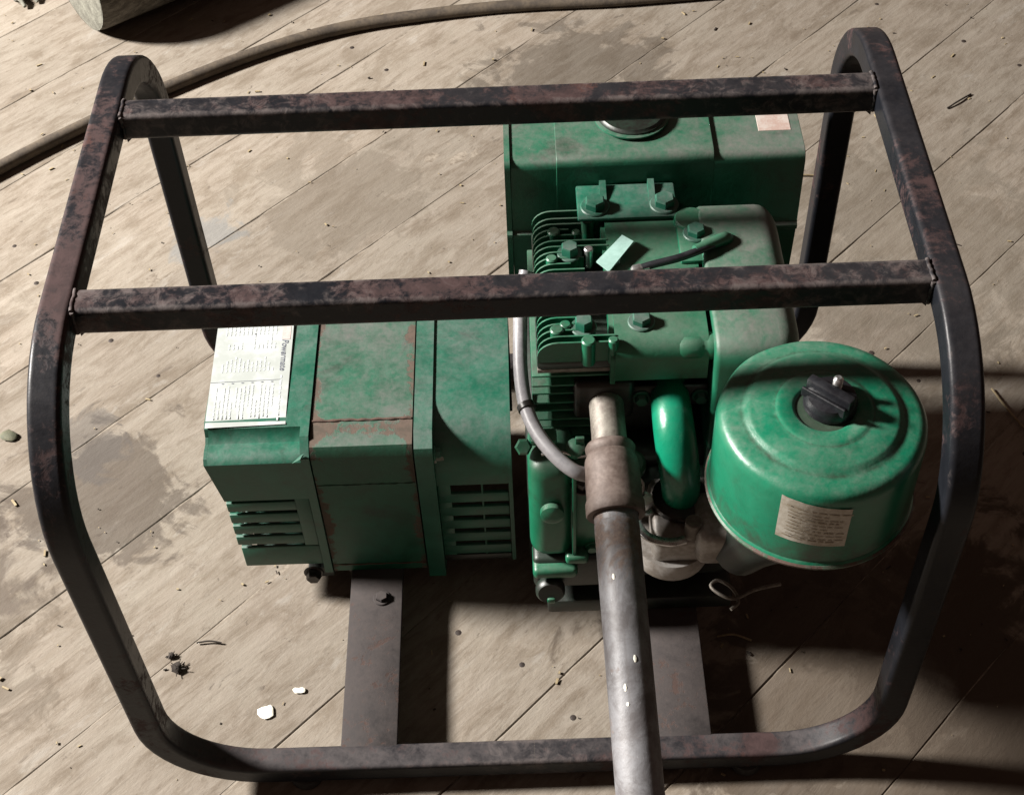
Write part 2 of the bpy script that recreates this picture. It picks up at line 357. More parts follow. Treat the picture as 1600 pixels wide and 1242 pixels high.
b = bmesh.new(); nx, ny = 170, 190
V = [[b.verts.new((-1.1+2.2*i/nx, -.6+2.4*j/ny, FZ-.0008+.0034*(noise.noise(Vector((i*.13, j*.13, 0)))*.55+noise.noise(Vector((i*.5, j*.5, 3)))*.3)-.0006)) for j in range(ny+1)] for i in range(nx+1)]
for i in range(nx):
    for j in range(ny):
        for q in (V[i][j], V[i+1][j], V[i+1][j+1], V[i][j+1]): q.co.z = min(q.co.z, FZ-.0005)
        b.faces.new((V[i][j], V[i+1][j], V[i+1][j+1], V[i][j+1]))
dirt = obj('packed_dirt', b, simple('packed_seam_dirt', (.36, .31, .25), .9, 0, scale=45, bump=.6, col2=(.17, .135, .10)), sub, 60); dirt['kind'] = 'stuff'
# ------------------------------------------------------------------ the generator
root = bpy.data.objects.new('portable_generator', None); C.objects.link(root)
tag(root, 'green portable generator in rusty black square-tube roll cage on plank floor', 'generator')

# --- roll cage
T = .0254; X = .334; YF, YR, ZT, ZB = -.13, .368, .532, .045; RC, RF, RR = .094, .125, .098
def lerp(a, b, n): a, b = Vector(a), Vector(b); return [a.lerp(b, i/n) for i in range(1, n)]
path = [Vector((.012, YF, ZB)), Vector((.1, YF, ZB))]
path += arc((X-RC, YF, ZB+RC), (0, 0, -RC), (RC, 0, 0), 12)
path += lerp((X, YF, ZB+RC), (X, YF, ZT-RF), 4)
path += arc((X, YF+RF, ZT-RF), (0, -RF, 0), (0, 0, RF), 14)
path += lerp((X, YF+RF, ZT), (X, YR-RR, ZT), 5)
path += arc((X, YR-RR, ZT-RR), (0, 0, RR), (0, RR, 0), 14)
path += lerp((X, YR, ZT-RR), (X, YR, ZB+RC), 4)
path += arc((X-RC, YR, ZB+RC), (RC, 0, 0), (0, 0, -RC), 12)
path += lerp((X-RC, YR, ZB), (-X+RC, YR, ZB), 5)
path += arc((-X+RC, YR, ZB+RC), (0, 0, -RC), (-RC, 0, 0), 12)
path += lerp((-X, YR, ZB+RC), (-X, YR, ZT-RR), 4)
path += arc((-X, YR-RR, ZT-RR), (0, RR, 0), (0, 0, RR), 14)
path += lerp((-X, YR-RR, ZT), (-X, YF+RF, ZT), 5)
path += arc((-X, YF+RF, ZT-RF), (0, 0, RF), (0, -RF, 0), 14)
path += lerp((-X, YF, ZT-RF), (-X, YF, ZB+RC), 4)
path += arc((-X+RC, YF, ZB+RC), (-RC, 0, 0), (0, 0, -RC), 12)
path += [Vector((-.1, YF, ZB)), Vector((.01185, YF, ZB))]
cage = obj('roll_cage', sweep(path, rsq(T, T, .0042, 4, .0012), up0=(0, 1, 0)), MFR, root, 50)
for yb in (0.0, .2303):
    b = sweep([(-X+T/2+.0005, yb, ZT-.0003), (0, yb, ZT-.0003), (X-T/2-.0005, yb, ZT-.0003)], rsq(T, T, .0040, 4, .0012), up0=(0, 0, 1))
    bar = obj('cross_bar', b, MFR, cage, 50)
    for s in (-1, 1):
        wb = bmesh.new()
        xs = s*(X-T/2-.001)
        for (a, d) in (((yb-.0115, ZT+.0118), (yb+.0115, ZT+.0118)), ((yb-.0122, ZT+.011), (yb-.0122, ZT-.011))):
            pts = [(xs+random.uniform(-.0006, .0006), a[0]+(d[0]-a[0])*i/9, a[1]+(d[1]-a[1])*i/9) for i in range(10)]
            sweep(pts, circ(.0019, 8), wb, scale=lambda t: .85+.2*math.sin(t*40)**2)
        obj('weld_bead', wb, MFR, cage, 60)
        gb = bmesh.new()   # small gusset under the bar end
        v = [gb.verts.new((s*(X-T/2-.0005), yb+dy, ZT-T/2+.001+dz)) for dy in (-.008, .008) for dz in (0, -.007)]
        w2 = [gb.verts.new((s*(X-T/2-.008), yb+dy, ZT-T/2+.001)) for dy in (-.008, .008)]
        gb.faces.new((v[0], v[1], w2[0])); gb.faces.new((v[2], v[3], w2[1])); gb.faces.new((v[0], v[2], w2[1], w2[0])); gb.faces.new((v[1], v[3], w2[1], w2[0])); gb.faces.new((v[0], v[1], v[3], v[2]))
        obj('gusset', gb, MFR, cage, 30)
for x0, x1 in ((-.1715, -.1180), (.1300, .1800)):
    obj('base_plate', rbox(x0, x1, YF+T/2-.004, YR-T/2+.004, .0505, .0573, .0012), MBAR, cage, 40)
    hexbolt(((x0+x1)/2+.006, .045, .0573), (0, 0, 1), .0065, .006, cage, MBAR, 'mounting_bolt')
    hexbolt(((x0+x1)/2, .30, .0573), (0, 0, 1), .0065, .006, cage, MBAR, 'mounting_bolt')
for x in (-.207, .2135):
    for y in (YF, YR):
        obj('rubber_foot', lathe([(.0135, 0), (.016, .003), (.014, .010), (.010, .0125)], (x, y, FZ+.0003), (0, 0, 1), 20), MRUB, cage, 40)
before = set(root.children_recursive)
# --- alternator: end cover, stator, flange, adapter
y0 = .062
core = obj('rotor_core', lathe([(.06, 0), (.068, .01), (.068, .19), (.04, .2)], (-.262, .165, .18), (1, 0, 0), 28), MCORE, root)
# end cover (hollow shell with a stepped top)
XL, XR = -.2845, -.1935
top = [(.268, .212), (.268, .270), (.262, .279), (.099, .281), (.0925, .2785), (.0895, .2705), (.084, .2668), (.0755, .268), (.0665, .2665), (.0625, .262), (.0622, .207), (.0665, .207), (.0665, .256), (.26, .262), (.26, .212)]
ec = obj('end_cover', extrude_x(top, XL+.003, XR, .0009, 3), MGD, root, 40)
obj('rim', extrude_x([(.270, .092), (.270, .272), (.264, .281), (.078, .2815), (.0615, .268), (.0605, .085), (.068, .085), (.07, .26), (.256, .266), (.256, .092)], XR-.0006, XR+.0075, .0012), MGD, ec, 30)
# end plate with raked upper part
lb = bmesh.new()
extrude_x([(y, z) for y, z in top[:11]][::1], XL, XL+.0032, .0015, 2, lb)
obj('end_plate', lb, MGD, ec, 30)
obj('lower_panel', merge(rbox(XL+.012, XR-.0008, .0622, .0665, .098, .130, .0015), rbox(XL+.0114, XL+.0154, .0675, .266, .098, .130, .0015)), MGD, ec, 30)
obj('side_panel', rbox(-.2085, XR-.0012, .0626, .0660, .1304, .2066, .0008), MGD, ec, 30)
for i in range(4):
    z = .1350+i*.0182
    lv = rbox(XL+.010, -.2079, .0622, .0662, z, z+.0135, .0012)
    rbox(XL+.0095, XL+.0135, .0668, .12, z, z+.0135, .0012, 2, lv); rbox(XL+.0095, XL+.0135, .132, .17, z, z+.0135, .0012, 2, lv); rbox(XL+.0095, XL+.0135, .182, .262, z, z+.0135, .0012, 2, lv)
    obj('louver', lv, MGD, ec, 30)
obj('back_panel', rbox(XL+.010, XR-.001, .2615, .2655, .098, .2115, .001), MGD, ec, 30)
obj('dark_slot_backing', rbox(XL+.022, XR-.002, .082, .085, .10, .25, .001), MCORE, ec, 30)  # dark sheet added behind the louvers so the slots look shaded
# dented corner of the ledge
b = bmesh.new()
pts = [(-.1995, .0605, .2668), (-.1905, .0590, .2745), (-.1885, .0605, .2775), (-.1925, .0640, .272)]
A = [b.verts.new(p) for p in pts]; B = [b.verts.new((p[0]-.002, p[1]-.0035, p[2]+.001)) for p in pts]
b.faces.new(A); b.faces.new(B)
for i in range(4): b.faces.new((A[i], A[(i+1) % 4], B[(i+1) % 4], B[i]))
bev(b, .0008, 2); obj('dented_corner', b, MGD, ec, 40)

st = [(.262, .094), (.268, .10), (.268, .268), (.256, .2795), (.098, .2795), (.0675, .2775), (.0625, .2675), (.0622, .085), (.068, .0835)]
stator = obj('stator_housing', extrude_x(st, -.1848, -.0905, .0028, 4), MGS, root, 30)
for (yy, zz, vert) in ((.097, .2796, 0), (.0622, .226, 1), (.0622, .0955, 1)):
    sb = bmesh.new(); rr = .0016 if not vert else .0009
    pts = [(-.1838+.0924*i/24, yy+random.uniform(-.0005, .0005), zz+random.uniform(-.0003, .0003)) for i in range(25)]
    sweep(pts, circ(rr, 7), sb, scale=lambda t: .8+.3*math.sin(t*97)**2)
    obj('seam', sb, simple('rusty_weld_seam', (.12, .065, .045), .8, 0, scale=120, bump=.5) if vert != 1 or zz < .1 else MGS, stator, 60)
fl = [(.268, .074), (.274, .10), (.274, .27), (.262, .283), (.078, .283), (.0625, .276), (.0592, .268), (.0592, .074), (.075, .070)]
flange = obj('flange', extrude_x(fl, -.0888, -.0718, .0030, 4), MGD, root, 30)
hexbolt((-.0718, .0685, .262), (1, 0, 0), .0052, .007, flange, MGD); hexbolt((-.0718, .073, .2495), (1, 0, 0), .004, .009, flange, MALU, 'stud')
# adapter with a big-radius front shoulder and slotted face
sh = [(.262, .12), (.265, .23), (.225, .281), (.118, .281)]
for i in range(1, 13):
    a = R(90*i/12); sh.append((.118-.053*math.sin(a), .228+.053*math.cos(a)))
sh += [(.065, .2165), (.069, .2165), (.069, .228), (.118, .276), (.222, .276), (.260, .229), (.257, .12)]
ad = obj('adapter', extrude_x(sh, -.0716, -.0015, .0008, 2, ang=35), MGD, root, 35)
obj('adapter_rim', extrude_x([(.2665, .095), (.2665, .231), (.2255, .2822), (.1178, .2822)]+[(.118-.0542*math.sin(R(90*i/12)), .228+.0542*math.cos(R(90*i/12))) for i in range(1, 13)]+[(.0638, .092), (.070, .092), (.070, .226), (.118, .276), (.222, .276), (.258, .23), (.258, .095)], -.0036, .0002, .0006), MGD, ad, 35)
for i in range(5):
    z = .2035-.0213*(i+1)+.0068
    obj('slat', rbox(-.0715, -.0040, .0648, .0690, z, z+.0138 if i else z+.0135, .0008), MGD, ad, 30)
obj('slat_post', rbox(-.0715, -.0590, .0652, .0686, .0945, .2163, .0008), MGD, ad, 30)
obj('slat_post', rbox(-.0300, -.0282, .0654, .0684, .0945, .2163, .0004), MGD, ad, 30)
obj('bottom_rail', rbox(-.0715, -.0040, .0646, .0692, .0930, .1020, .001), MSOOTG, ad, 30)
hexbolt((-.207, .066, .0785), (0, -1, 0), .0075, .01, root, MSOOT, 'lug_bolt'); obj('lug', rbox(-.212, -.186, .0655, .09, .070, .0868, .002), MSOOTG, root, 30)

for o in [ec]+list(ec.children):      # the upper end plate rakes inwards
    for v in o.data.vertices:
        if v.co.x < XL+.0045 and v.co.z < .262 and v.co.z > .2: v.co.x += .0095*(.262-v.co.z)/.055
# label on the end cover
zl = .2816
b = bmesh.new()
lq = [(-.2835, .0925), (-.2085, .0945), (-.2105, .2285), (-.2855, .2270)]
n = 10
V = [[b.verts.new(Vector((*lq[0], 0)).lerp(Vector((*lq[1], 0)), i/n).lerp(Vector((*lq[3], 0)).lerp(Vector((*lq[2], 0)), i/n), j/n)+Vector((0, 0, zl-.0002*(.5+.5*noise.noise(Vector((i*.6, j*.5, 1))))+(.0000 if j > 0 else -.0012)))) for j in range(n+1)] for i in range(n+1)]
for i in range(n):
    for j in range(n): b.faces.new((V[i][j], V[i+1][j], V[i+1][j+1], V[i][j+1]))
lab = obj('label', b, MLAB, ec, 60); lab['label'] = 'white sticker with faint print'
def lp(u, v, dz=.00018):   # label coords: u across (left to right), v from the front edge back
    p = Vector((*lq[0], 0)).lerp(Vector((*lq[1], 0)), u).lerp(Vector((*lq[3], 0)).lerp(Vector((*lq[2], 0)), u), v); return Vector((p.x, p.y, zl+dz))
def stripe(bm, u0, u1, v0, v1, fn=lp):
    bm.faces.new([bm.verts.new(fn(u, v)) for u, v in ((u0, v0), (u1, v0), (u1, v1), (u0, v1))])
pb = bmesh.new()
for c_ in range(15):     # lower block of lines, running front to back
    u = .08+c_*.051; v = .06+.02*random.random(); end = random.choice((.36, .36, .36, .34, .22, .28, .36))
    if c_ % 3 == 2 and random.random() < .5: v += .1
    while v < end:
        d = random.uniform(.012, .05); stripe(pb, u, u+.019, v, min(v+d, .37)); v += d+random.uniform(.006, .014)
for c_ in range(13):     # upper block
    u = .12+c_*.054
    for va, vb in ((.50, .50+random.choice((.1, .12, .03, .15))), (.72, .72+random.choice((.05, .08, .15, .0))), (.86, .95)):
        v = va
        while v < vb-.01:
            d = random.uniform(.012, .045); stripe(pb, u, u+.018, v, min(v+d, vb)); v += d+random.uniform(.006, .014)
v = .03
while v < .44:
    d = random.uniform(.02, .06); stripe(pb, .885, .907, v, min(v+d, .45)); v += d+.012
obj('small_print', pb, MINK, ec, 0)
b = bmesh.new(); stripe(b, .0, .9, .408, .4115)
for i in range(6):
    u = .16+i*.125; q = [(u-.022, .393), (u, .3985), (u+.022, .393), (u, .3875)]
    b.faces.new([b.verts.new(lp(*k)) for k in q])
obj('printed_rule', b, MINKD, ec, 0)
b = bmesh.new(); stripe(b, .86, .97, .80, .93); obj('red_patch', b, MRED, ec, 0)
def text_on(name, s, size, org, xdir, ydir, mat, parent, shear=0.):
    cu = bpy.data.curves.new('t', 'FONT'); cu.body = s; cu.size = size; cu.shear = shear; cu.offset = size*.012
    to = bpy.data.objects.new('t', cu); C.objects.link(to); bpy.context.view_layer.update()
    me = bpy.data.meshes.new_from_object(to.evaluated_get(bpy.context.evaluated_depsgraph_get())); bpy.data.objects.remove(to)
    xd, yd = Vector(xdir).normalized(), Vector(ydir).normalized()
    for v in me.vertices: v.co = Vector(org)+xd*v.co.x+yd*v.co.y
    me.materials.clear(); me.materials.append(mat); o = bpy.data.objects.new(name, me); C.objects.link(o); o.parent = parent; return o
xd = lp(.9, .4)-lp(.9, .6)
text_on('lettering', 'Powermate', .0088, lp(.868, .80), xd, (1, 0, 0), MINKD, ec, .2)

# the alternator rests on the base plates
for o in set(root.children_recursive)-before:
    for v in o.data.vertices: v.co = CAM+(v.co-CAM)*1.022

# --- engine
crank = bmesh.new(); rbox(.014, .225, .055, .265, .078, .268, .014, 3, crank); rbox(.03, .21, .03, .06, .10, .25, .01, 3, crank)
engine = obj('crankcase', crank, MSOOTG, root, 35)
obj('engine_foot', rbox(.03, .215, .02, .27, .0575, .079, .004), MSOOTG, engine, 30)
# valve chest casting at the front
b = bmesh.new(); rbox(.0150, .058, .021, .085, .150, .291, .0165, 6, b); rbox(.050, .092, .026, .07, .150, .272, .006, 3, b)
vc = obj('valve_chest', b, MG, engine, 40)
obj('rib', rbox(.0545, .0585, .0165, .03, .158, .286, .0015), MG, vc, 30)
obj('rib', rbox(.0480, .0700, .0135, .03, .1515, .1640, .004, 3), MG, vc, 30)
obj('rib', rbox(.0165, .0600, .0125, .05, .1290, .1440, .005, 3), MG, vc, 30)
hexbolt((.0735, .0262, .258), (0, -1, 0), .005, .006, vc, MG, 'cover_screw'); hexbolt((.0735, .0262, .165), (0, -1, 0), .005, .006, vc, MG, 'cover_screw')
obj('side_boss', lathe([(.009, 0), (.011, .002), (.011, .008), (.007, .010)], (.036, .0215, .232), (0, -1, .1), 20), MG, vc, 40)
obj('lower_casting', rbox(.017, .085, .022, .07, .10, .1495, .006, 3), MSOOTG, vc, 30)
hexbolt((.064, .026, .262), (0, -.3, 1), .008, .012, vc, MSOOT, 'breather_plug')
plug = obj('oil_plug', lathe([(.0125, 0), (.0145, .003), (.0145, .010), (.012, .013)], (.033, .021, .108), (0, -1, .25), 22), MSOOTG, engine, 40)
obj('plug_tab', rbox(.0295, .0375, .0045, .0095, .0985, .1065, .002), MG, plug, 30)
# cylinder barrel with horizontal fins
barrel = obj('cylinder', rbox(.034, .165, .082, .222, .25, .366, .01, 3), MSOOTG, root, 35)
for i in range(9):
    z = .266+i*.0115
    obj('barrel_fin', rbox(.0215, .09, .071-.001*(i % 2), .232, z, z+.0026, .0009), MG, barrel, 30)
exh = obj('exhaust_port_block', rbox(.058, .112, .066, .086, .304, .352, .006, 3), MSOOT, barrel, 35)
obj('head_gasket_band', rbox(.0265, .166, .0685, .232, .3665, .3715, .001), MNIP, barrel, 30)
# head with upright fins
head = obj('cylinder_head', rbox(.0262, .17, .0672, .2345, .3716, .3815, .003), MSOOTG, root, 35)
ys = [.0690+i*.00745 for i in range(23)]
for i, y in enumerate(ys):
    x1 = .094 if i in (0, 1, 16, 17, 21, 22) else (.060 if i % 2 else .072)
    zt = .4045 if i != 22 else .407; r = .018
    x0 = .0268 if i % 2 == 0 else .0275
    fin = [(x0, .376)]
    for k in range(7): a = R(90*k/6); fin.append((x0+r-r*math.cos(a), zt-r*.9+r*.9*math.sin(a)))
    fin += [(x1, zt), (x1, .376)]
    b = bmesh.new(); A = [b.verts.new((px, y-.0008, pz)) for px, pz in fin]; B = [b.verts.new((px, y+.0008, pz)) for px, pz in fin]; m = len(fin)
    b.faces.new(A); b.faces.new(B)
    for q in range(m): b.faces.new((A[q], A[(q+1) % m], B[(q+1) % m], B[q]))
    bev(b, .0004, 1); obj('head_fin', b, MG, head, 40)
for (x, y, r, z) in ((.0463, .2066, .0058, .407), (.0667, .2055, .004, .4065), (.0432, .1713, .0052, .407), (.0707, .0690, .0062, .407), (.092, .0690, .0045, .407), (.0443, .0841, .006, .406), (.052, .090, .005, .406)):
    obj('fin_boss', cyl((x, y, .378), (x, y, z), r, seg=16, c=.0012), MG, head, 35)
for (x, y) in ((.0597, .1800), (.0675, .0880), (.062, .132)):
    obj('bolt_pillar', cyl((x, y, .38), (x, y, .402), .0105, seg=18, c=.001), MG, head, 35)
    hexbolt((x, y, .402), (0, 0, 1), .0082, .011, head, MGD, 'head_bolt')
obj('head_stud', cyl((.0765, .1765, .39), (.0765, .1765, .412), .0042, seg=12), MBRIGHT, head, 35)

# cylinder shroud and blower housing
sp = [(.226, .380), (.229, .397), (.222, .4035), (.080, .4035)]
for i in range(1, 7): a = R(90*i/6); sp.append((.080-.019*math.sin(a), .3845+.019*math.cos(a)))
sp += [(.061, .362), (.2, .362)]
shroud = obj('cylinder_shroud', extrude_x(sp, .0935, .1735, .003, 3), MG, root, 35)
obj('shroud_step', extrude_x([(y*.985+.0015, z-.0045) for y, z in sp], .0895, .0938, .001), MG, shroud, 35)
obj('front_bulge', lathe([(.004, 0), (.011, .002), (.0125, .006), (.0125, .02), (.0115, .022), (.0115, .026), (.0125, .028), (.0118, .034)], (.1465, .0735, .3895), (1, 0, 0), 20), MG, shroud, 40)
obj('shroud_ear', lathe([(.0145, 0), (.0155, .002), (.0155, .012), (.014, .014)], (.172, .214, .3960), (0, 0, 1), 22), MG, shroud, 40)
obj('shroud_ear', rbox(.158, .184, .160, .214, .402, .4075, .002), MG, shroud, 30)
for (x, y) in ((.1745, .1945), (.1172, .0905)):
    hexbolt((x, y, .4036 if y < .1 else .4076), (0, 0, 1), .0085, .0085, shroud, MGD, 'shroud_bolt')
bp_ = rpoly([(.234, .20), (.241, .411), (.048, .4115), (.046, .16), (.09, .125), (.2, .125)], [.03, .024, .026, .04, .03, .03], 7)
bh = bmesh.new(); yc, zc = .145, .27; rings = []
secs = [(.1775, .003), (.1790, .001), (.1815, 0.), (.232, 0.)]+[(.232+.020*math.sin(R(90*k/7)), .020*(1-math.cos(R(90*k/7)))) for k in range(1, 8)]
for x_, ins in secs:
    rings.append([bh.verts.new((x_, yc+(y-yc)*(1-ins/.097), zc+(z-zc)*(1-ins/.142))) for y, z in bp_])
for A, B in zip(rings, rings[1:]):
    for i in range(len(A)): bh.faces.new((A[i], A[(i+1) % len(A)], B[(i+1) % len(A)], B[i]))
bh.faces.new(rings[0]); bh.faces.new(rings[-1])
blower = obj('blower_housing', bh, MGT, root, 60)
obj('recoil_cover', lathe([(.10, 0), (.10, .004), (.09, .016), (.06, .022)], (.2518, .148, .235), (1, 0, 0), 36), MG, blower, 40)
# pale tab, spark plug wire
b = bmesh.new(); tq = [(.0827, .1619, .4095), (.1076, .1923, .4120), (.1172, .1825, .4128), (.0932, .1483, .4098)]
A = [b.verts.new(p) for p in tq]; B = [b.verts.new((p[0], p[1], p[2]-.0016)) for p in tq]
b.faces.new(A); b.faces.new(B)
for i in range(4): b.faces.new((A[i], A[(i+1) % 4], B[(i+1) % 4], B[i]))
bev(b, .0005, 2); obj('metal_tab', b, MTAB, shroud, 40)
obj('tab_leg', rbox(.093, .104, .164, .1665, .4035, .4102, .0004), MTAB, shroud, 30)
obj('plug_wire', sweep(spline([(.118, .150, .409), (.132, .152, .4125), (.155, .1555, .416), (.175, .163, .4175), (.194, .176, .414), (.197, .184, .407)], 8), circ(.0036, 10)), MBLK, shroud, 60)
obj('plug_boot', sweep(spline([(.170, .1630, .4175), (.184, .171, .4165), (.197, .1795, .414), (.201, .184, .4085)], 6), circ(.0065, 12), scale=lambda t: .7+.4*t), MG, shroud, 60)
obj('plug_terminal', lathe([(.003, 0), (.005, .002), (.0052, .008), (.0035, .011), (.0035, .016)], (.113, .1495, .4075), (1, .1, .22), 12), MBRIGHT, shroud, 40)

# --- tank and its bracket
tp = rpoly([(.354, .272), (.362, .4325), (.272, .4325), (.268, .352), (.264, .350), (.264, .345), (.268, .343), (.272, .272)], [.02, .012, .010, .002, .001, .001, .002, .02])
tb = extrude_x(tp, .0085, .2835, 0)
es = [e for e in tb.edges if abs(e.verts[0].co.x-e.verts[1].co.x) < 1e-6]
bev(tb, .011, 4, es); tank = obj('fuel_tank', tb, MGT, root, 50)
mid = [(y-.0015 if y < .31 else y+.001, z+.003 if z > .38 else z) for y, z in tp]
mb = extrude_x(mid, .0515, .1985, 0); bev(mb, .0026, 3, [e for e in mb.edges if abs(e.verts[0].co.x-e.verts[1].co.x) < 1e-6]); obj('raised_band', mb, MGT, tank, 50)
obj('end_seam', extrude_x([(y+(.002 if y > .32 else -.002), z+(.0018 if z > .35 else -.0018)) for y, z in tp], .0030, .0082, .0015), MGT, tank, 50)
obj('filler_neck', lathe([(.029, 0), (.029, .004), (.031, .005)], (.125, .3290, .434), (0, 0, 1), 32), MGT, tank, 40)
cap = bmesh.new(); lathe([(.031, .003), (.033, .0035), (.033, .0052), (.0317, .0056), (.0317, .0062), (.0328, .0068), (.0328, .0082), (.0314, .0088), (.030, .0105), (.018, .0110), (.001, .0112)], (.125, .3290, .434), (0, 0, 1), 36, cap)
cp = obj('filler_cap', cap, MSOOTG, tank, 40)
obj('cap_ring', lathe([(.0325, 0), (.0360, .001), (.0360, .0025), (.0325, .0035)], (.125, .3290, .4375), (0, 0, 1), 36), MGT, tank, 40)
obj('torn_sticker', rbox(.2435, .2740, .3060, .3320, .4322, .4329, .0002, 1), MLABT, tank, 30)
# bracket: foot on the head, upright to the tank
br = [(.2290, .4040), (.2290, .4075), (.262, .4085), (.270, .413), (.2725, .418), (.268, .418), (.260, .4125), (.235, .4112), (.2245, .4105), (.2225, .4075), (.2245, .4040)]
kb = rbox(.069, .161, .219, .266, .4042, .4085, .0018)
bracket = obj('tank_bracket', kb, MGD, root, 30)
obj('bracket_upright', rbox(.071, .159, .2600, .2648, .385, .4088, .001), MGD, bracket, 30)
for x in (.094, .139):
    rb = bmesh.new(); A = [rb.verts.new(p) for p in ((x-.003, .236, .4085), (x-.003, .265, .4085), (x-.003, .265, .4145))]; B = [rb.verts.new((p.co.x+.006, p.co.y, p.co.z)) for p in A]
    rb.faces.new(A); rb.faces.new(B)
    for i in range(3): rb.faces.new((A[i], A[(i+1) % 3], B[(i+1) % 3], B[i]))
    bev(rb, .0012, 2); obj('gusset_rib', rb, MGD, bracket, 40)
for x in (.0855, .1495): hexbolt((x, .2345, .4085), (0, 0, 1), .0098, .010, bracket, MGD, 'bracket_bolt')
obj('bracket_post', cyl((.0785, .226, .375), (.0785, .226, .4042), .0072, seg=16), MG, bracket, 35)

# --- exhaust pipe run towards the viewer
P0, P1 = Vector((.0868, .0770, .3283)), Vector((.0950, -.2621, .2360))
D = (P1-P0).normalized()
def along(s): return P0+D*s
nip = obj('exhaust_nipple', lathe([(.0152, 0), (.0156, .012), (.0154, .03), (.0157, .05), (.0153, .066)], along(-.006), D, 28), MNIP, root, 60)
obj('lock_ring', lathe([(.0165, 0), (.0215, .001), (.0225, .006), (.018, .009)], along(-.004), D, 24), MSOOT, nip, 40)
b = bmesh.new(); sweep([along(-.002)+Vector((x, -.003, z)) for x, z in ((-.024, .002), (-.020, .009), (-.006, .017), (.008, .019), (.016, .013))], circ(.0022, 8), b); obj('wire_clip', b, MBRIGHT, nip, 60)
s0 = .050
obj('coupling', lathe([(.0175, 0), (.0205, .001), (.0222, .004), (.0218, .008), (.0208, .0105), (.0232, .016), (.0242, .024), (.0243, .052), (.0257, .056), (.0258, .066), (.0250, .0675), (.0198, .0675), (.0195, .062)], along(s0), D, 36, caps=False), MCOUP, nip, 40)
pb = bmesh.new(); lathe([(.0180, 0)]+[(.0186+(.0007 if i % 2 else 0), .003+i*.0013) for i in range(12)]+[(.0195, .022), (.0196, .5), (.0186, .502), (.0165, .502), (.0165, .3)], along(s0+.058), D, 36, pb)
pipe = obj('exhaust_pipe', pb, MPIPE, root, 60); pipe['label'] = 'long grey steel exhaust pipe with reducing coupling'

for (s_, a_, L_) in ((.175, -25, .005), (.245, 12, .006), (.268, -18, .006), (.283, -15, .003)):  # small white specks laid along the top of the pipe
    u_, v_, d_ = frame_of(D); nrm = -u_*math.sin(R(a_))*(1 if u_.x < 0 else -1)+Vector((0, -.45, .9)); nrm = (nrm-D*nrm.dot(D)).normalized()
    q0 = along(s_)+nrm*.0194
    sb = bmesh.new(); sweep([q0, q0+D*L_*.5+nrm*.0003, q0+D*L_], rsq(.0022, .0008, .0003, 2), sb, up0=D.cross(nrm), scale=lambda t: .6+.7*math.sin(3.14*t)); obj('white_speck', sb, MWHITE, pipe, 60)
# --- intake elbow, carburettor, linkage
eb = sweep(spline([(.1435, .083, .327), (.1438, .056, .3295), (.1448, .034, .3225), (.1475, .0185, .304), (.1502, .0115, .282), (.1512, .0095, .262)], 7), circ(.0168, 24), scale=lambda t: 1+.10*math.sin(math.pi*t))
elbow = obj('intake_elbow', eb, MGE, root, 60)
ef = rbox(.110, .178, .071, .0765, .315, .341, .004, 3); obj('elbow_flange', ef, MSOOT, elbow, 35)
for x in (.1185, .1712): hexbolt((x, .071, .328), (0, -1, 0), .0060, .007, elbow, MGD, 'flange_bolt')
obj('flange_ring', lathe([(.024, 0), (.0255, .002), (.0255, .008), (.023, .010)], (.1512, .0095, .2535), (0, 0, 1), 28), MSOOT, elbow, 40)
before = set(root.children_recursive)
cb = bmesh.new(); rbox(.128, .196, -.048, .028, .205, .2385, .008, 3, cb); lathe([(.020, 0), (.034, .003), (.036, .010), (.036, .020), (.034, .024)], (.148, -.020, .184), (0, 0, 1), 32, cb); rbox(.165, .222, -.058, -.002, .212, .256, .010, 3, cb)
carb = obj('carburettor', cb, MALU, root, 40)
hexbolt((.1235, -.006, .2385), (0, -.2, 1), .0085, .014, carb, MBRIGHT, 'carburettor_nut')
obj('throttle_arm', sweep(spline([(.116, -.004, .240), (.115, -.026, .240), (.124, -.042, .240), (.142, -.049, .2405), (.156, -.047, .241)], 7), rsq(.0030, .0085, .0010, 2), up0=(0, 0, 1)), MBRIGHT, carb, 60)
obj('choke_lever', sweep(spline([(.140, -.018, .243), (.155, -.026, .246), (.172, -.028, .248), (.186, -.040, .246)], 6), rsq(.003, .010, .001, 2), up0=(0, 0, 1)), MSOOT, carb, 60)
obj('choke_shaft', cyl((.163, -.040, .238), (.163, -.040, .259), .0075, seg=16), MNIP, carb, 35)
hexbolt((.112, .000, .258), (0, -.5, 1), .0085, .012, carb, MBRIGHT, 'adjuster_screw')
for o in set(root.children_recursive)-before:
    for v in o.data.vertices: v.co += Vector((-.004, .014, .013))
obj('governor_link', sweep(spline([(.028, .032, .300), (.046, .030, .305), (.060, .028, .300), (.085, .03, .296), (.112, .016, .27)], 6), circ(.0014, 8)), MBRIGHT, root, 60)
gv = obj('governor_arm', rbox(.0175, .042, .040, .056, .3005, .3085, .003), MG, root, 35)
obj('governor_knob', lathe([(.0065, 0), (.0085, .002), (.0085, .010), (.004, .0125)], (.058, .036, .298), (0, -.3, 1), 18), MG, gv, 40)
obj('governor_tab', rbox(.058, .066, .0335, .037, .308, .318, .0008), MG, gv, 30)
obj('governor_bolt', lathe([(.008, 0), (.008, .012), (.006, .015)], (.012, .048, .292), (0, -.6, .7), 6), MG, gv, 30)
obj('side_green_lug', lathe([(.012, 0), (.013, .003), (.013, .012), (.010, .015)], (.108, .030, .278), (0, -.3, 1), 20), MG, gv, 40)

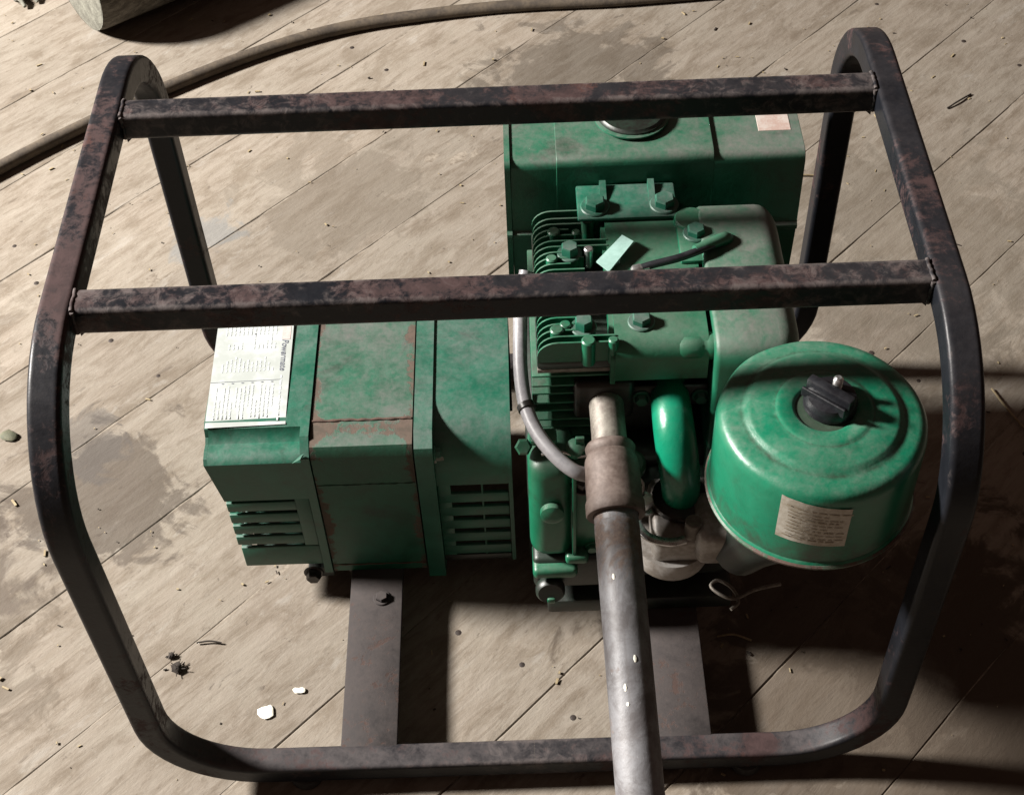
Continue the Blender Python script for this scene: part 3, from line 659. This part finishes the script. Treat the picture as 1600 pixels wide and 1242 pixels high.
# --- grey lead looping from the head to behind the coupling
ld_ = [(.020, .185, .378), (.0145, .165, .362), (.0125, .140, .345), (.0118, .105, .332), (.0150, .070, .325), (.0240, .042, .320), (.0390, .018, .316), (.0560, .004, .310), (.0720, .006, .300)]
lead = obj('grey_lead', sweep(spline(ld_, 8), circ(.0066, 14)), MLEAD, root, 60)
obj('lead_clip', lathe([(.0068, 0), (.0085, .001), (.0085, .006), (.0068, .007)], (.0150, .070, .325), Vector((.009, -.028, -.005)), 14), MSOOT, lead, 40)

# --- air cleaner canister
CX, CY = .2430, -.0590; RA = .0808
prof = [(.050, -.092), (.070, -.0915), (RA+.0018, -.090), (RA+.0026, -.0875), (RA+.0018, -.085), (RA, -.083), (RA, -.012), (RA*.985, -.0055), (RA*.95, -.0015), (RA*.89, 0), (RA*.82, .0006), (RA*.775, .0012), (RA*.745, .0024), (RA*.715, .0043), (RA*.685, .0052), (RA*.5, .0062), (RA*.465, .0064), (RA*.45, .0072), (RA*.425, .0076), (RA*.40, .0075), (RA*.31, .0070), (RA*.285, .0060), (RA*.27, .0045), (.001, .0040)]
can = obj('air_cleaner', lathe(prof, (CX, CY, .4525), (0, 0, 1), 72), MGC, root, 40)
for v in can.data.vertices:
    q = v.co-Vector((CX, CY, .41)); rr = max(math.hypot(q.x, q.y), 1e-6); a_ = noise.noise(q*22)*.0009+noise.noise(q*60)*.0003
    v.co.x += q.x/rr*a_*(rr > .03); v.co.y += q.y/rr*a_*(rr > .03); v.co.z += noise.noise(q*30+Vector((3, 1, 2)))*.0006
can['label'] = 'round green air cleaner canister with black wing knob'
obj('rusty_rim', lathe([(RA+.001, -.0905), (RA+.0032, -.0890), (RA+.0036, -.0868), (RA+.0022, -.0852), (RA+.001, -.0852)], (CX, CY, .4525), (0, 0, 1), 72, caps=False), paint('rusty_rim_paint', (.10, .06, .05), (.012, .14, .07), rust_amt=1., dust_amt=.7, seed=4), can, 40)
obj('air_cleaner_base', lathe([(.03, -.155), (.036, -.15), (.050, -.125), (.058, -.1), (.058, -.091)], (CX, CY, .4525), (0, 0, 1), 40), MSOOTG, can, 40)
kn = lathe([(.019, .004), (.0205, .0055), (.0205, .012), (.0185, .0165), (.012, .0185), (.001, .019)], (CX+.005, CY+.004, .4525), (0, 0, 1), 24)
knob = obj('wing_knob', kn, MBLK, can, 35)
wing = rbox(-.0195, .0195, -.0042, .0042, .014, .0255, .0018, 2)
for v in wing.verts: v.co = Matrix.Rotation(R(-42), 4, 'Z') @ v.co + Vector((CX+.0035, CY+.003, .4525))
obj('knob_wing', wing, MBLK, can, 35)
wing = rbox(-.0190, .0190, -.0012, .0012, .013, .0222, .0006, 1)
for v in wing.verts: v.co = Matrix.Rotation(R(-42), 4, 'Z') @ (v.co+Vector((0, -.0095, 0))) + Vector((CX+.0035, CY+.003, .4525))
obj('knob_wing', wing, MBLK, can, 35)
obj('threaded_stud', lathe([(.0035, .018)]+[(.0033+(.0006 if i % 2 else 0), .018+i*.0011) for i in range(10)]+[(.0022, .0300)], (CX+.0095, CY+.0095, .4525), (0, 0, 1), 14), MBRIGHT, can, 50)
# neck from carburettor to canister
obj('intake_neck', sweep(spline([(.20, -.030, .235), (.212, -.040, .262), (.226, -.055, .292), (CX, CY, .305)], 6), circ(.026, 20)), MSOOTG, can, 60)
# curved paper label on the canister side
def clp(u, v, dr=.0004):
    a = R(-30+u*38); sk = -.004*u; return Vector((CX+(RA+dr)*math.sin(a), CY-(RA+dr)*math.cos(a), .3940+sk+.0005+v*(.0505-.004*u)))
b = bmesh.new(); n = 12
V = [[b.verts.new(clp(i/n, j/4, .0004+.0003*random.random()*(i in (0, n) or j in (0, 4)))) for j in range(5)] for i in range(n+1)]
for i in range(n):
    for j in range(4): b.faces.new((V[i][j], V[i+1][j], V[i+1][j+1], V[i][j+1]))
cl = obj('side_label', b, MLABC, can, 60)
b = bmesh.new()
for j, v in enumerate((.83, .74, .66, .585, .50, .42, .33, .25, .16, .10)):
    u = .09+.05*random.random(); hi = random.choice((.9, .92, .85, .7))
    while u < hi:
        d = random.uniform(.04, .16); m = max(1, int(d/.04)); h = .018 if j % 3 else .028
        for q in range(m): b.faces.new([b.verts.new(clp(uu, vv, .0009)) for uu, vv in ((u+d*q/m, v), (u+d*(q+1)/m, v), (u+d*(q+1)/m, v+h), (u+d*q/m, v+h))])
        u += d+random.uniform(.02, .04)
obj('side_label_print', b, MINKB, can, 0)
# loose wire clip under the carburettor
obj('wire_loop', sweep(spline([(.250, -.0145, .150), (.225, -.020, .150), (.205, -.029, .150), (.192, -.024, .150), (.184, -.014, .150), (.192, -.008, .150), (.204, -.018, .150), (.208, -.032, .149), (.200, -.040, .149)], 7), circ(.0017, 8)), MNIP, root, 60)

# ------------------------------------------------------------------ log, hose, litter
def onfloor(x, y, z): return Vector((.00026+.98465*x, -.01181+.98465*y, FZ+z))
def log():
    b = bmesh.new(); c0 = Vector((-.640, 1.128, FZ+.099)); d = Vector((.82, .60, .0)).normalized(); u, v, d = frame_of(d); n = 40; rings = []
    L = [0, .004, .012, .03]+[.03+.06*i for i in range(1, 14)]
    for j, s in enumerate(L):
        rr = .098*(.955 if j == 0 else .985 if j == 1 else 1)
        rings.append([b.verts.new(c0+d*s+(u*math.cos(2*math.pi*i/n)+v*math.sin(2*math.pi*i/n))*(rr*(1+.035*noise.noise(Vector((math.cos(6.283*i/n)*2, math.sin(6.283*i/n)*2, s*3)))))) for i in range(n)])
    for A, B in zip(rings, rings[1:]):
        for i in range(n): b.faces.new((A[i], A[(i+1) % n], B[(i+1) % n], B[i]))
    b.faces.new(rings[-1])
    o = obj('log', b, MBARK, None, 40); tag(o, 'short grey weathered log lying behind the tan hose', 'log')
    e = bmesh.new(); ring = [e.verts.new(c0-d*.0005+(r.co-c0-d*(r.co-c0).dot(d))*.985) for r in rings[0]] if False else None
    pr = [(.0950, .0005), (.08, -.0018), (.05, -.0025), (.001, -.003)]
    lathe(pr, c0, d, 40, e); obj('cut_face', e, MLOGEND, o, 40)
log()
hp = [(-1.05, .42, .0098), (-.86, .665, .0098), (-.7088, .81, .0098), (-.6156, .8895, .0098), (-.5074, .972, .0098), (-.37, 1.058, .0098), (-.2416, 1.113, .0098), (-.10, 1.141, .0098), (.0445, 1.155, .0098), (.2133, 1.160, .0098), (.5, 1.19, .0098), (.9, 1.27, .0098)]
tag(obj('hose', sweep(spline([onfloor(*p) for p in hp], 12), circ(.0092, 14)), MHOSE, None, 60), 'tan hose snaking across the planks behind the generator', 'hose')

def flat_blob(name, x, y, r, mat, label, cat, h=.003, seed=0, ell=1., rot=0., group=None):
    b = bmesh.new(); n = 11; random.seed(seed)
    R0 = [b.verts.new((0, 0, h))]; ring = []; ringb = []
    for i in range(n):
        a = 6.283*i/n; rr = r*random.uniform(.7, 1.15); p = Vector((rr*math.cos(a)*ell, rr*math.sin(a), 0)); p.rotate(Matrix.Rotation(rot, 3, 'Z'))
        ring.append(b.verts.new((p.x*.8, p.y*.8, h*random.uniform(.6, 1)))); ringb.append(b.verts.new((p.x, p.y, .0003)))
    for i in range(n):
        b.faces.new((R0[0], ring[i], ring[(i+1) % n])); b.faces.new((ring[i], ringb[i], ringb[(i+1) % n], ring[(i+1) % n]))
    b.faces.new(ringb)
    o = obj(name, b, mat, None, 60); o.location = onfloor(x, y, .002); return tag(o, label, cat, group)
flat_blob('paper_flake', -.2573, -.0493, .0085, MWHITE, 'bright white flake on planks left of the base plate', 'flake', .0014, 3)
flat_blob('paint_chip', -.226, -.0265, .004, MWHITE, 'tiny pale chip between white flake and base plate', 'chip', .001, 5, 1.6)
flat_blob('dry_leaf', -.597, .3255, .0095, simple('dull_green_leaf', (.15, .145, .09), .8, 0, scale=90, col2=(.08, .085, .05)), 'small dull green leaf left of the left front post', 'leaf', .003, 8, 1.4)
def burr(x, y, label, seed, r=.006):
    random.seed(seed); b = bmesh.new(); lathe([(r*.6, 0), (r, r*.3), (r*.8, r*.8), (r*.2, r*1.05)], (0, 0, 0), (0, 0, 1), 9, b)
    for v in b.verts: v.co *= random.uniform(.75, 1.2)
    for i in range(9):
        a = random.uniform(0, 6.28); d = Vector((math.cos(a), math.sin(a), random.uniform(.0, .6)))
        sweep([d*r*.5, d*r*.9+Vector((0, 0, .0006)), d*r*random.uniform(1.1, 1.7)], circ(.0005, 5), b)
    o = obj('burr', b, MDARKB, None, 60); o.location = onfloor(x, y, .0015); tag(o, label, 'burr', 'dark burrs on the floor')
burr(-.3545, .0030, 'dark brown burr on planks, larger and nearer of the pair at left', 21, .0062)
burr(-.3630, .0190, 'thin dark burr just behind the larger burr at left', 22, .0036)
def straw(pts, r, label, mat=MSTRAW, name='straw', group='straws on the floor'):
    tag(obj(name, sweep(spline([onfloor(*p) for p in pts], 5), circ(r, 6)), mat, None, 60), label, 'straw', group)
straw([(.566, .345, .003), (.575, .315, .004), (.598, .262, .003)], .0013, 'pale straw lying right of the right front post')
straw([(.628, .872, .003), (.645, .884, .0045), (.668, .902, .003)], .0013, 'short brown twig on planks behind right rear cage corner', MDARKB, 'twig')
straw([(.205, .020, .003), (.222, .0205, .005), (.240, .014, .003)], .0012, 'pale straw in shadow beneath the air cleaner')
straw([(-.338, .0335, .003), (-.3246, .0345, .004), (-.312, .0325, .003)], .0010, 'thin dark straw beside the two burrs', MDARKB)
straw([(.36, .735, .003), (.385, .74, .004), (.42, .738, .003)], .0012, 'pale straw on planks between right cage posts at back')
straw([(.478, .50, .003), (.50, .515, .004), (.53, .505, .003)], .0011, 'pale straw on planks just outside the right cage tube')
b = bmesh.new()   # claw-like pale scrap at top left
for pts in ([(-.775, 1.235, .004), (-.765, 1.222, .012), (-.755, 1.208, .006)], [(-.77, 1.24, .004), (-.752, 1.232, .013), (-.738, 1.222, .005)], [(-.765, 1.25, .003), (-.745, 1.248, .010), (-.728, 1.243, .003)]):
    sweep(spline([onfloor(*p) for p in pts], 5), circ(.0055, 8), b, scale=lambda t: 1.1-.55*t)
tag(obj('dried_scrap', b, MLOGEND, None, 60), 'pale curled dried scrap on planks left of the log', 'scrap')

# fine crumbs, sawdust and bits of bark: uncountable
random.seed(99); b = bmesh.new(); b2 = bmesh.new()
for i in range(800):
    x, y = random.uniform(-.95, .95), random.uniform(-.35, 1.5)
    s = random.choice((.0004, .0005, .0006, .0008, .0011))*random.uniform(.7, 1.3); a = random.uniform(0, 3.14); e = random.choice((1, 1.5, 2.5, 4))
    t = b if random.random() < .78 else b2
    bx = bmesh.new(); bmesh.ops.create_cube(bx, size=1)
    for v in bx.verts: v.co = Vector((v.co.x*s*2*e, v.co.y*s*2*random.uniform(.7, 1.1), v.co.z*s*1.2)); v.co.rotate(Matrix.Rotation(a, 3, 'Z')); v.co += Vector((x, y, FZ+.0012+s*.5))
    merge(t, bx)
for bmx, mt, nm, lb in ((b, MSTRAW, 'pale_crumbs', 'pale crumbs and straw dust scattered over the planks'), (b2, MDARKB, 'dark_crumbs', 'dark dirt crumbs scattered over the planks')):
    tag(obj(nm, bmx, mt, None, 0), lb, 'crumbs', None, 'stuff')
